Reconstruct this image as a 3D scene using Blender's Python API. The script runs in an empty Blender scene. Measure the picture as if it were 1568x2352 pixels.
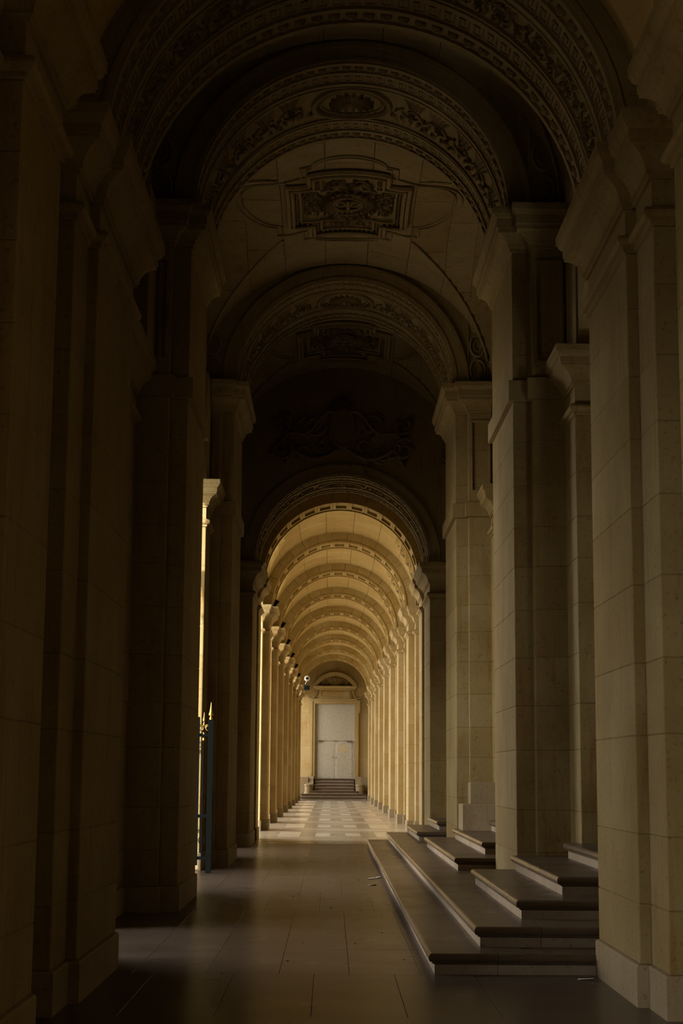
import bpy, math, random
from math import sin, cos, pi, sqrt, radians as R
from mathutils import Vector, Matrix
random.seed(7)
SC = bpy.context.scene
COL = SC.collection
# ------------------------------------------------------------------ camera
PITCH, YAW, ROLL, FPX = 0.157127, 0.005372, 0.007516, 3781.7
F = Vector((sin(YAW)*cos(PITCH), cos(YAW)*cos(PITCH), sin(PITCH)))
r0 = Vector((cos(YAW), -sin(YAW), 0)); u0 = r0.cross(F)
rr = r0*cos(ROLL)+u0*sin(ROLL); uu = u0*cos(ROLL)-r0*sin(ROLL)
cam = bpy.data.cameras.new('camera'); co = bpy.data.objects.new('camera', cam); COL.objects.link(co)
co.matrix_world = Matrix(((rr.x, uu.x, -F.x, 0), (rr.y, uu.y, -F.y, 0), (rr.z, uu.z, -F.z, 1.55), (0, 0, 0, 1)))
cam.sensor_fit = 'VERTICAL'; cam.sensor_height = 36; cam.sensor_width = 24; cam.lens = FPX*36/2352
cam.clip_start = .05; cam.clip_end = 500
SC.camera = co
# ------------------------------------------------------------------ world, sun, exposure
W = bpy.data.worlds.new('sky'); SC.world = W; W.use_nodes = True
bg = W.node_tree.nodes['Background']
bg.inputs[1].default_value = 1.0
_t = W.node_tree; _tc = _t.nodes.new('ShaderNodeTexCoord'); _sx = _t.nodes.new('ShaderNodeSeparateXYZ'); _cr = _t.nodes.new('ShaderNodeValToRGB')
_t.links.new(_tc.outputs['Generated'], _sx.inputs[0]); _t.links.new(_sx.outputs['Z'], _cr.inputs[0]); _t.links.new(_cr.outputs[0], bg.inputs[0])
_cr.color_ramp.elements[0].position = 0.0; _cr.color_ramp.elements[0].color = (4.3, 4.0, 3.45, 1)      # bright haze low down
_cr.color_ramp.elements[1].position = .75; _cr.color_ramp.elements[1].color = (1.5, 1.45, 1.35, 1)
sl = bpy.data.lights.new('sun', 'SUN'); sl.energy = 5.2; sl.color = (1, .90, .74); sl.angle = R(.6)
so = bpy.data.objects.new('sun', sl); COL.objects.link(so)
so.rotation_euler = Vector((.38, 1, -.36)).to_track_quat('-Z', 'Y').to_euler()
so.location = (-30, -40, 30)
vs = SC.view_settings
vs.view_transform = 'Standard'; vs.look = 'None'; vs.exposure = 0.95; vs.gamma = 1; vs.use_curve_mapping = False
cy = SC.cycles
cy.max_bounces = 10; cy.diffuse_bounces = 2; cy.glossy_bounces = 3; cy.use_denoising = True
cy.sample_clamp_indirect = 4; cy.caustics_reflective = False; cy.caustics_refractive = False

# ------------------------------------------------------------------ materials
def nodes(name):
    m = bpy.data.materials.new(name); m.use_nodes = True
    t = m.node_tree; b = t.nodes['Principled BSDF']
    return m, t, b
def N(t, k, **kw):
    n = t.nodes.new(k)
    for a, v in kw.items(): setattr(n, a, v)
    return n
def mix(t, fac, a, b, mode='MIX'):
    n = N(t, 'ShaderNodeMix', data_type='RGBA', blend_type=mode)
    for s, v in ((n.inputs[0], fac), (n.inputs[6], a), (n.inputs[7], b)):
        if isinstance(v, bpy.types.NodeSocket): t.links.new(v, s)
        elif isinstance(v, (int, float)): s.default_value = v
        else: s.default_value = (*v, 1)
    return n.outputs[2]
def noise(t, vec, scale, detail=4, rough=.6):
    n = N(t, 'ShaderNodeTexNoise'); n.inputs['Scale'].default_value = scale
    n.inputs['Detail'].default_value = detail; n.inputs['Roughness'].default_value = rough
    t.links.new(vec, n.inputs['Vector']); return n.outputs['Fac']
def ramp(t, fac, a, b, ca=(0, 0, 0), cb=(1, 1, 1)):
    n = N(t, 'ShaderNodeValToRGB'); n.color_ramp.elements[0].position = a; n.color_ramp.elements[1].position = b
    n.color_ramp.elements[0].color = (*ca, 1); n.color_ramp.elements[1].color = (*cb, 1)
    t.links.new(fac, n.inputs[0]); return n.outputs[0]
def stone(name, c1, c2, c3, rough=.8, bump=.25, streak=.5, gloss=None, vscale=(1, 1, 1), spec=.5):
    """limestone: a colour of its own per block, clouded, with run-down stains and pitting"""
    m, t, b = nodes(name)
    g = N(t, 'ShaderNodeNewGeometry').outputs['Position']
    mp = N(t, 'ShaderNodeMapping'); mp.inputs['Scale'].default_value = (3.2, 3.2, .35); t.links.new(g, mp.inputs[0])
    mq = N(t, 'ShaderNodeMapping'); mq.inputs['Scale'].default_value = vscale; t.links.new(g, mq.inputs[0])
    oi = N(t, 'ShaderNodeObjectInfo').outputs['Random']
    base = mix(t, ramp(t, oi, .1, .9), c1, c2)
    cloud = ramp(t, noise(t, mq.outputs[0], 1.1, 5), .35, .7)
    base = mix(t, cloud, base, c3)
    st = ramp(t, noise(t, mp.outputs[0], 2.3, 6, .7), .52, .68)
    stc = mix(t, st, (1, 1, 1), (.80, .62, .38))
    col = mix(t, streak, base, mix(t, 1.0, base, stc, 'MULTIPLY'))
    pit = ramp(t, noise(t, g, 26, 3, .7), .30, .42)
    if gloss is None: col = mix(t, 1.0, col, mix(t, pit, (.64, .56, .46), (1, 1, 1)), 'MULTIPLY')
    t.links.new(col, b.inputs['Base Color'])
    if gloss is None:
        b.inputs['Roughness'].default_value = rough
        b.inputs['Specular IOR Level'].default_value = .25
    else:
        rg = N(t, 'ShaderNodeMapRange'); t.links.new(noise(t, mq.outputs[0], 1.3, 2, .5), rg.inputs[0])
        rg.inputs[1].default_value = .3; rg.inputs[2].default_value = .7
        rg.inputs[3].default_value = gloss[0]; rg.inputs[4].default_value = gloss[1]
        t.links.new(rg.outputs[0], b.inputs['Roughness'])
    if gloss: b.inputs['Specular IOR Level'].default_value = .5; b.inputs['IOR'].default_value = 1+spec
    if not bump: return m
    bp = N(t, 'ShaderNodeBump'); bp.inputs['Strength'].default_value = bump; bp.inputs['Distance'].default_value = .01
    t.links.new(noise(t, g, 14, 6, .7), bp.inputs['Height']); t.links.new(bp.outputs[0], b.inputs['Normal'])
    return m
def plain(name, c, rough=.5, metal=0.0):
    m, t, b = nodes(name)
    g = N(t, 'ShaderNodeNewGeometry').outputs['Position']
    t.links.new(mix(t, ramp(t, noise(t, g, 9, 4), .3, .7), c, tuple(v*.8 for v in c)), b.inputs['Base Color'])
    b.inputs['Roughness'].default_value = rough; b.inputs['Metallic'].default_value = metal
    if 'iron' in name or 'black' in name: b.inputs['Specular IOR Level'].default_value = .12
    return m
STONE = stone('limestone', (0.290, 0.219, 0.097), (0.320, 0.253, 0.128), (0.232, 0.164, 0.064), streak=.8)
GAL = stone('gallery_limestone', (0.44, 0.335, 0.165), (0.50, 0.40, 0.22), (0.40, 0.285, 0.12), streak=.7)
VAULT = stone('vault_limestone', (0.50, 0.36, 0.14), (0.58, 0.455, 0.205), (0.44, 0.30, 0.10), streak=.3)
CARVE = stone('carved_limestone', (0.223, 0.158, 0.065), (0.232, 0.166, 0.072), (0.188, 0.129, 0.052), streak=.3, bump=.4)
BASE = stone('plinth_limestone', (0.31, 0.245, 0.15), (0.35, 0.28, 0.18), (0.26, 0.20, 0.12), bump=.4)
STEP = stone('step_stone', (0.135, 0.100, 0.070), (0.155, 0.118, 0.087), (0.105, 0.076, 0.052), gloss=(.27, .33), bump=0, spec=.20, vscale=(1, 1.3, 1))
RISER = stone('riser_stone', (0.340, 0.281, 0.221), (0.391, 0.323, 0.264), (0.289, 0.230, 0.178), bump=.05)
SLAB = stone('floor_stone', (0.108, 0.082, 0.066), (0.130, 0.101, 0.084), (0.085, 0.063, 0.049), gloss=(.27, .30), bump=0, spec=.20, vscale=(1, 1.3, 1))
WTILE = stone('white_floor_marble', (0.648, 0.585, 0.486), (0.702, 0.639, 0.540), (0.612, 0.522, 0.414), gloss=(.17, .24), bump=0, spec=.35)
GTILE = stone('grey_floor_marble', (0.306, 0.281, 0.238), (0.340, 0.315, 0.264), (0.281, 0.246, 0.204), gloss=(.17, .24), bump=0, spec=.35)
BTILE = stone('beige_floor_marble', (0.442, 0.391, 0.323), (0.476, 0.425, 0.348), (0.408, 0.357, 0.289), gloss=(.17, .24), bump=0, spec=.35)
COURT = stone('courtyard_paving', (0.440, 0.392, 0.320), (0.464, 0.416, 0.344), (0.400, 0.352, 0.288))
DARK = stone('joint_mortar', (.20, .15, .09), (.20, .15, .09), (.17, .12, .07))
GREYP = plain('grey_door_paint', (.52, .49, .42), .85)
PATCH = plain('patch_paint', (.60, .48, .29), .5)
IRON = plain('dark_green_iron', (.006, .010, .009), .6, 0)
GOLD = plain('gilding', (.83, .55, .16), .32, 1.0)
BLACK = plain('black_plastic', (.015, .015, .015), .4)
WHITEP = plain('white_plastic', (.75, .75, .72), .35)
STEEL = plain('grey_steel', (.25, .25, .25), .35, .9)
PAPER = plain('white_paper', (.8, .78, .74), .8)
LEAFD = plain('dead_leaf', (.10, .06, .03), .9)
# ------------------------------------------------------------------ mesh helpers
class MB:
    def __init__(s): s.v = []; s.f = []; s.m = []; s.mi = 0
    def add(s, vs_, fs):
        o = len(s.v); s.v += [tuple(p) for p in vs_]; s.f += [tuple(i+o for i in f) for f in fs]
    def quad(s, a, b, c, d): s.add((a, b, c, d), ((0, 1, 2, 3),))
    def box(s, x0, x1, y0, y1, z0, z1):
        s.add([(x, y, z) for x in (x0, x1) for y in (y0, y1) for z in (z0, z1)],
              [(0, 1, 3, 2), (4, 6, 7, 5), (0, 4, 5, 1), (2, 3, 7, 6), (0, 2, 6, 4), (1, 5, 7, 3)])
    def cbox(s, x0, x1, y0, y1, z0, z1, c=.008):
        X = (x0, x1); Y = (y0, y1); Z = (z0, z1)
        c = min(c, (x1-x0)*.3, (y1-y0)*.3, (z1-z0)*.3)
        vs_ = []; ix = {}
        for i in (0, 1):
            for j in (0, 1):
                for k in (0, 1):
                    a = X[i]+(c if i == 0 else -c); b = Y[j]+(c if j == 0 else -c); d = Z[k]+(c if k == 0 else -c)
                    ix[i, j, k] = len(vs_)
                    vs_ += [(X[i], b, d), (a, Y[j], d), (a, b, Z[k])]
        fs = []
        I = lambda i, j, k, n: ix[i, j, k]+n
        for i in (0, 1): fs.append((I(i, 0, 0, 0), I(i, 1, 0, 0), I(i, 1, 1, 0), I(i, 0, 1, 0)))
        for j in (0, 1): fs.append((I(0, j, 0, 1), I(1, j, 0, 1), I(1, j, 1, 1), I(0, j, 1, 1)))
        for k in (0, 1): fs.append((I(0, 0, k, 2), I(1, 0, k, 2), I(1, 1, k, 2), I(0, 1, k, 2)))
        for a in (0, 1):
            for b in (0, 1):
                fs.append((I(a, b, 0, 0), I(a, b, 1, 0), I(a, b, 1, 1), I(a, b, 0, 1)))
                fs.append((I(a, 0, b, 0), I(a, 1, b, 0), I(a, 1, b, 2), I(a, 0, b, 2)))
                fs.append((I(0, a, b, 1), I(1, a, b, 1), I(1, a, b, 2), I(0, a, b, 2)))
                for d in (0, 1): fs.append((I(a, b, d, 0), I(a, b, d, 1), I(a, b, d, 2)))
        s.add(vs_, fs)
    def loft(s, x0, x1, y0, y1, prof, sides=(1, 1, 1, 1)):
        """moulding profile (projection, z) carried round a rectangle; sides = x0,x1,y0,y1 switches"""
        vs_ = []; fs = []
        for p, z in prof:
            a, b, c, d = x0-p*sides[0], x1+p*sides[1], y0-p*sides[2], y1+p*sides[3]
            vs_ += [(a, c, z), (b, c, z), (b, d, z), (a, d, z)]
        n = len(prof)
        for i in range(n-1):
            for k in range(4):
                fs.append((i*4+k, i*4+(k+1) % 4, i*4+4+(k+1) % 4, i*4+4+k))
        fs.append((0, 3, 2, 1)); fs.append((n*4-4, n*4-3, n*4-2, n*4-1))
        s.add(vs_, fs)
    def tube(s, pts, rad, n=6, closed=False, cap=True):
        pts = [Vector(p) for p in pts]; L = len(pts); rs = rad if isinstance(rad, (list, tuple)) else [rad]*L
        vs_ = []; up = None
        for i, p in enumerate(pts):
            d = (pts[(i+1) % L] if (closed or i < L-1) else p)-(pts[i-1] if (closed or i > 0) else p)
            d.normalize()
            if up is None:
                up = Vector((0, 0, 1)) if abs(d.z) < .9 else Vector((1, 0, 0))
            e = d.cross(up)
            if e.length < 1e-5: e = d.orthogonal()
            e.normalize(); w = e.cross(d).normalized(); up = w
            for k in range(n):
                a = 2*pi*k/n; vs_.append(p+(e*cos(a)+w*sin(a))*rs[i])
        fs = []
        for i in range(L if closed else L-1):
            j = (i+1) % L
            for k in range(n): fs.append((i*n+k, i*n+(k+1) % n, j*n+(k+1) % n, j*n+k))
        if not closed and cap:
            fs.append(tuple(range(n))[::-1]); fs.append(tuple((L-1)*n+k for k in range(n)))
        s.add(vs_, fs)
    def lathe(s, c, prof, n=16, axis='z'):
        vs_ = []; fs = []
        for r_, h in prof:
            for k in range(n):
                a = 2*pi*k/n
                if axis == 'z': vs_.append((c[0]+r_*cos(a), c[1]+r_*sin(a), c[2]+h))
                else: vs_.append((c[0]+r_*cos(a), c[1]+h, c[2]+r_*sin(a)))
        L = len(prof)
        for i in range(L-1):
            for k in range(n): fs.append((i*n+k, i*n+(k+1) % n, (i+1)*n+(k+1) % n, (i+1)*n+k))
        fs.append(tuple(range(n))[::-1]); fs.append(tuple((L-1)*n+k for k in range(n)))
        s.add(vs_, fs)
    def build(s, name, mat, parent=None, smooth=False, **props):
        me = bpy.data.meshes.new(name); me.from_pydata(s.v, [], s.f)
        me.materials.append(mat)
        import bmesh
        bm = bmesh.new(); bm.from_mesh(me); bmesh.ops.recalc_face_normals(bm, faces=bm.faces); bm.to_mesh(me); bm.free()
        if smooth:
            me.polygons.foreach_set('use_smooth', [True]*len(me.polygons))
        me.update()
        o = bpy.data.objects.new(name, me); COL.objects.link(o)
        if parent is not None: o.parent = parent
        for k, v in props.items(): o[k] = v
        return o
def empty(name, label=None, cat=None, group=None, kind=None, loc=(0, 0, 0)):
    o = bpy.data.objects.new(name, None); COL.objects.link(o); o.empty_display_size = .1
    if label: o['label'] = label
    if cat: o['category'] = cat
    if group: o['group'] = group
    if kind: o['kind'] = kind
    return o
def dup(o, parent=None, name=None, mat=None):
    c = o.copy(); COL.objects.link(c)
    if parent is not None: c.parent = parent
    return c
AX = .2                                  # axis of the gallery
def ux(s, a, b):
    p, q = AX+s*a, AX+s*b
    return (min(p, q), max(p, q))
SD = {-1: 'courtyard', 1: 'stair'}
# ------------------------------------------------------------------ profiles (projection, z below top)
def prof_cap(zt):   # gallery capital: cornice, big cyma, neck, astragal
    p = [(0, -.76), (.02, -.75), (.02, -.72), (.05, -.71), (.068, -.685), (.068, -.665), (.05, -.64), (.02, -.63), (0, -.62), (0, -.43),
         (.025, -.43), (.025, -.40), (.045, -.395), (.045, -.37), (.055, -.34), (.075, -.30), (.11, -.26), (.15, -.235), (.175, -.225), (.175, -.20),
         (.185, -.195), (.185, -.13), (.20, -.12), (.215, -.10), (.222, -.075), (.235, -.07), (.235, 0)]
    return [(a, zt+b) for a, b in p]
def prof_high(zt):
    p = [(0, -.50), (.02, -.49), (.02, -.45), (.04, -.44), (.05, -.40), (.08, -.35), (.13, -.31), (.17, -.30), (.17, -.25), (.19, -.24), (.19, -.13),
         (.21, -.12), (.225, -.09), (.24, -.08), (.24, 0)]
    return [(a, zt+b) for a, b in p]
JOINTS = [.68, 1.15, 1.82, 2.32, 2.87, 3.42, 3.92, 4.38, 4.88]
ZCAP, ZHI = 6.05, 8.2
def pier(name, label, group, s, rects, ztop, z0=0.0, band=None, mat=None):
    mat = mat or STONE
    """rects: (u0,u1,y0,y1,ztop,zcap profile or None)"""
    root = empty(name, label, 'pier', group)
    capm = MB(); bandm = MB(); hascap = False
    for (ua, ub, ya, yb, zt, cp) in rects:
        x0, x1 = ux(s, ua, ub)
        inner = (0, 1, 1, 1) if s < 0 else (1, 0, 1, 1)
        m = MB(); m.loft(x0, x1, ya, yb, [(.026, z0), (.026, z0+.262), (.018, z0+.275), (0, z0+.28)], inner)
        m.build('plinth', BASE, root)
        top = zt-(.76 if cp is prof_cap else .50 if cp is prof_high else 0)
        js = [z0+.28]+[z for z in JOINTS+[5.4, 5.88, 6.45, 7.05] if z0+.45 < z < top-.2]+[top]
        for a, b in zip(js[:-1], js[1:]):
            m = MB(); m.cbox(x0, x1, ya, yb, a, b, .007); m.build('shaft_stone', mat, root)
        if cp:
            capm.loft(x0, x1, ya, yb, cp(zt), inner); hascap = True
        if band and ub < 2.6:
            bandm.loft(x0, x1, ya, yb, [(0, band), (.055, band+.005), (.055, band+.25), (0, band+.262)], inner)
    if hascap: capm.build('capital', mat, root)
    if bandm.v: bandm.build('string_band', STONE, root)
    return root
# ================================================================== SETTING
floor = empty('floor', kind='structure')
def tile(x0, x1, y0, y1, mat, z=0.0, c=.0012):
    g = .0018
    m = MB(); m.cbox(x0+g, x1-g, y0+g, y1-g, z-.05, z, c); m.build('tile', mat, floor)
m = MB(); m.box(-2.6, 3.4, -8, 98.5, -.12, -.012); m.build('mortar_bed', DARK, floor)
XL, XR = AX-2.45, AX+2.3
# old slabs in the pavilion, laid in broad and narrow courses
def slabs(ya, yb, xs):
    for a, b in zip(xs[:-1], xs[1:]):
        tile(a, b, ya, yb, SLAB)
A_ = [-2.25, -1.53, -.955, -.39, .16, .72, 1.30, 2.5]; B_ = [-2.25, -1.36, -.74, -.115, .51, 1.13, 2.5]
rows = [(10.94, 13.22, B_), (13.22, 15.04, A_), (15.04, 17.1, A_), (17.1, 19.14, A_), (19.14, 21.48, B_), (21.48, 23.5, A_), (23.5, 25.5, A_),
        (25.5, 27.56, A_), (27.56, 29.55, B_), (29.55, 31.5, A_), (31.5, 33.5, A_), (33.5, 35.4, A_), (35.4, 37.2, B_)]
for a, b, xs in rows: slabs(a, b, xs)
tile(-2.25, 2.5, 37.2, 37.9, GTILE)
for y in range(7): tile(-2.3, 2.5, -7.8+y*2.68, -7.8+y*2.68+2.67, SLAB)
# patterned marble of the long gallery: thin dark and light bands at every pair of piers, inlaid panels between
def pattern(y0):
    # y0: start of the banding, one period is 6.8 m
    y = y0; w = (.62, .12, .34, .12, .34, .12, .34, .12, .42)
    for i, d in enumerate(w):
        tile(-2.25, 2.65, y, y+d, GTILE if i % 2 else (BTILE if i in (0, 8) else WTILE)); y += d
    yp = y; pe = y0+6.8
    tile(-2.25, -1.31, yp, pe, BTILE); tile(1.71+.0, 2.65, yp, pe, BTILE)
    tile(-1.31, -.753, yp+.35, pe-.35, WTILE); tile(1.153, 1.71, yp+.35, pe-.35, WTILE)
    for xx in ((-1.31, -.753), (1.153, 1.71)):
        tile(*xx, yp, yp+.35, BTILE); tile(*xx, pe-.35, pe, BTILE)
    xs = [-.753, -.372, .009, .39, .771, 1.153]
    for i, (a, b) in enumerate(zip(xs[:-1], xs[1:])):
        mt = (GTILE, WTILE, GTILE, WTILE, GTILE)[i]
        if i in (0, 4):
            tile(a, b, yp+.35, pe-.35, mt); tile(a, b, yp, yp+.35, BTILE); tile(a, b, pe-.35, pe, BTILE)
        else:
            lo, hi = (1.0, 1.3) if i != 2 else (1.3, 1.6)
            tile(a, b, yp, yp+lo, BTILE); tile(a, b, yp+lo, pe-hi, mt); tile(a, b, pe-hi, pe, BTILE)
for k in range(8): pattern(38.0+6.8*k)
tile(-2.25, 2.65, 92.4, 94.2, BTILE); tile(-2.25, 2.65, 94.2, 98, GTILE)
# courtyard outside the arcade
m = MB(); m.box(-70, -2.25, -60, 150, -.3, -.03)
m.build('ground', COURT, None, kind='structure')   # courtyard

# walls ------------------------------------------------------------
wl = empty('wall_left', kind='structure'); wr = empty('wall_right', kind='structure')
def wbox(parent, s, ua, ub, ya, yb, za, zb, mat=STONE, name='wall_stone'):
    x0, x1 = ux(s, ua, ub); m = MB(); m.cbox(x0, x1, ya, yb, za, zb, .006); return m.build(name, mat, parent)
def lat_arch(parent, s, ua, ub, ya, yb, zs, rise, zt, name='arch_wall', n=20):
    """wall over an opening along Y with an elliptical arch"""
    x0, x1 = ux(s, ua, ub); yc = (ya+yb)/2; h = (yb-ya)/2; m = MB()
    P = [(yc-h*cos(pi*i/n), zs+rise*sin(pi*i/n)) for i in range(n+1)]
    for (a, za), (b, zb) in zip(P[:-1], P[1:]):
        for x in (x0, x1): m.quad((x, a, za), (x, b, zb), (x, b, zt), (x, a, zt))
        m.quad((x0, a, za), (x1, a, za), (x1, b, zb), (x0, b, zb))
        m.quad((x0, a, zt), (x1, a, zt), (x1, b, zt), (x0, b, zt))
    return m.build(name, STONE, parent)
# colonnade pier rows: front faces of the pilasters
KS = [-5.2, 1.6, 8.55]+[38.5+6.8*k for k in range(9)]
for i, y in enumerate(KS):
    for s in (-1, 1):
        wbox(wl if s < 0 else wr, s, 2.08, 2.66 if s < 0 else 3.1, y-.55, y+1.5, ZCAP+.0, 9.0, name='spandrel_stone')
PAIRS = [(KS[0], KS[1]), (KS[1], KS[2])]+list(zip(KS[3:-1], KS[4:]))
for i, y in enumerate(KS):      # unseen buttresses added on the courtyard front to shape the sun's shadows
    ob = wbox(wl, -1, 2.64, 4.42 if i == 1 else 3.895, y-.55, y+1.5, 0, 9.3, name='shade_buttress')
wbox(wl, -1, 4.0, 5.8, 10.9, 14.35, 0, 10.9, name='sun_blocking_mass')  # unseen mass added to keep sun off the first tall pier's jamb
wbox(wr, 1, 2.08, 3.1, 94.38, 98.0, 0, 9.0)
for a, b in PAIRS:
    lat_arch(wl, -1, 2.1, 2.65, a+1.5, b-.55, *((3.7, .9) if a == KS[1] else (ZCAP, 1.55)), 9.0)
    lat_arch(wr, 1, 2.1, 2.75, a+1.5, b-.55, ZCAP, 1.55, 9.0)
m = MB(); m.box(AX+2.75, AX+3.2, -6, 11, 0, 9); m.build('back_wall', STONE, wr)
# blind wall of the long gallery, one slab of ashlar per course and bay
for a, b in PAIRS[2:]:
    z = 0
    for zz in [.68, 1.15, 1.82, 2.32, 2.87, 3.42, 3.92, 4.38, 4.88, 5.4, 6.05, 9.0]:
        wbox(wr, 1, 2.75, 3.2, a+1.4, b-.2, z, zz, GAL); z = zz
# between the end of the pavilion and the first colonnade piers
for ya, yb in ((10.05, 11.0), (38.0, 38.3)):
    wbox(wl, -1, 2.25, 3.25, ya, yb, 0, 10.9); wbox(wr, 1, 2.25, 3.6, ya, yb, 0, 10.9)
wbox(wl, -1, 2.1, 2.66, -8, 3, 0, 9); wbox(wr, 1, 2.1, 3.1, -8, -5.4, 0, 9)
wb = MB(); wb.box(-4, 4.2, -8.4, -8, -.1, 9); wb.build('wall_back', STONE, None, kind='structure')
# pavilion outer walls
YA, YB, YC, YD = (11.5, 13.45), (18.94, 21.39), (27.9, 30.4), (35.4, 37.5)
BAYS = [(YA[1], YB[0]), (YB[1], YC[0]), (YC[1], YD[0])]
for i, (a, b) in enumerate(BAYS):
    if i == 1:
        lat_arch(wl, -1, 2.55, 3.25, a+.95, b-.95, 5.9, .9, 10.9)
        lat_arch(wr, 1, 2.55, 3.6, a+.95, b-.95, ZHI, 1.9, 10.9)
    else:
        lat_arch(wl, -1, 2.55, 3.25, a+.9, b-(2.14 if i == 0 else .95), *((4.3, .9) if i == 0 else (3.0, .7)), 10.9)
        if i == 0: wbox(wl, -1, 2.55, 3.25, 16.8, 18.1, 6.28, 10.9)
        lat_arch(wr, 1, 2.55, 3.6, a+.9, b-.95, 6.3, .9, 10.9)
for ya, yb in ((YA[0]-.6, YA[1]+1.0), (YB[0]-1, YB[1]+1), (YC[0]-1, YC[1]+1), (YD[0]-1, YD[1]+.8)):
    wbox(wl, -1, 2.40, 3.95, ya, yb, ZHI, 10.9); wbox(wr, 1, 2.52, 3.6, ya, yb, ZHI, 10.9)
for ya, yb in ((YA[0]-.6, YA[1]+1.0), (YD[0]-1, YD[1]+.8)):
    wbox(wl, -1, 2.40, 3.95, ya, yb, 6.05, ZHI); wbox(wr, 1, 2.52, 3.6, ya, yb, 6.05, ZHI)
z = 0
for zz in [1.4, 2.8, 4.2, 5.6, 7, 8.4, 10.9]:
    for j in range(6): wbox(wr, 1, 5.6, 6.0, 10.9+j*4.55, 10.9+j*4.55+4.54, z, zz)
    z = zz
wbox(wr, 1, 3.6, 5.6, 10.6, 10.9, 0, 10.9); wbox(wr, 1, 3.6, 5.6, 38.1, 38.4, 0, 10.9)

# ceilings ---------------------------------------------------------
ceil = empty('ceiling', kind='structure')
m = MB(); m.box(-4.4, 6.3, 10.5, 38.4, 10.9, 11.2); m.build('roof_slab', STONE, ceil)
m = MB(); m.box(-2.95, 3.5, -8.4, 10.5, 9.0, 9.3); m.box(-2.95, 3.5, 38.4, 99.5, 9.0, 9.3); m.build('roof_slab', STONE, ceil)
def vault(y0, y1, a, zs, h, hl, nth, cuts, mat, bl=None, sub=3):
    """barrel with lateral penetrations; every panel of stones its own piece"""
    yc = (y0+y1)/2; b = (bl or (y1-y0)/2)
    def P(th, y, e=0):
        u = a*cos(th); z = zs+h*sin(th)
        q = 1-((y-yc)/b)**2
        if q > 0: z = max(z, zs+hl*sqrt(q))
        return Vector((AX+u, y, z+e))
    g = .005
    for i in range(nth):
        t0 = pi*i/nth+g/a; t1 = pi*(i+1)/nth-g/a
        off = 0 if i % 2 else .5
        ys = [y0]+[y0+(y1-y0)*(j+off)/cuts for j in range(1-int(off*2), cuts) if 0.01 < (j+off)/cuts < .99]+[y1]
        for ya, yb in zip(ys[:-1], ys[1:]):
            m = MB(); nu, nv = sub, max(3, int((yb-ya)/(.35 if sub < 5 else .12)))
            G = [[P(t0+(t1-t0)*p/nu, ya+g+(yb-ya-2*g)*q/nv) for q in range(nv+1)] for p in range(nu+1)]
            vs_ = [p for row in G for p in row]
            fs = [(p*(nv+1)+q, p*(nv+1)+q+1, (p+1)*(nv+1)+q+1, (p+1)*(nv+1)+q) for p in range(nu) for q in range(nv)]
            m.add(vs_, fs)
            # turned-up rims so the joints read as recessed
            edge = [G[0][q] for q in range(nv+1)]+[G[p][nv] for p in range(1, nu+1)]+[G[nu][q] for q in range(nv-1, -1, -1)]+[G[p][0] for p in range(nu-1, 0, -1)]
            for A, B in zip(edge, edge[1:]+edge[:1]):
                m.quad(A, B, B+Vector((0, 0, .04)), A+Vector((0, 0, .04)))
            m.build('vault_stone', mat, ceil, smooth=False)
    m = MB(); NU, NV = 72, 48   # shell behind the joints
    G = [P(pi*p/NU, y0+(y1-y0)*q/NV, .035) for p in range(NU+1) for q in range(NV+1)]
    m.add(G, [(p*(NV+1)+q, p*(NV+1)+q+1, (p+1)*(NV+1)+q+1, (p+1)*(NV+1)+q) for p in range(NU) for q in range(NV)])
    m.build('vault_shell', DARK, ceil)
HV = 2.18
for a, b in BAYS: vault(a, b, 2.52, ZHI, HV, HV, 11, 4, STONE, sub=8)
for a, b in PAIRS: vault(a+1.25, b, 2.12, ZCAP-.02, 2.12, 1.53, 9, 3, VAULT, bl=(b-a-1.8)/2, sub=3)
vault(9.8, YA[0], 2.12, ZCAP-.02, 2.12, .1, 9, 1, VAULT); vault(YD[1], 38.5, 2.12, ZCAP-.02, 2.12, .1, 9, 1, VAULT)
vault(39.75+6.8*8, 98.0, 2.12, ZCAP-.02, 2.12, .1, 9, 1, VAULT)

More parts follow.
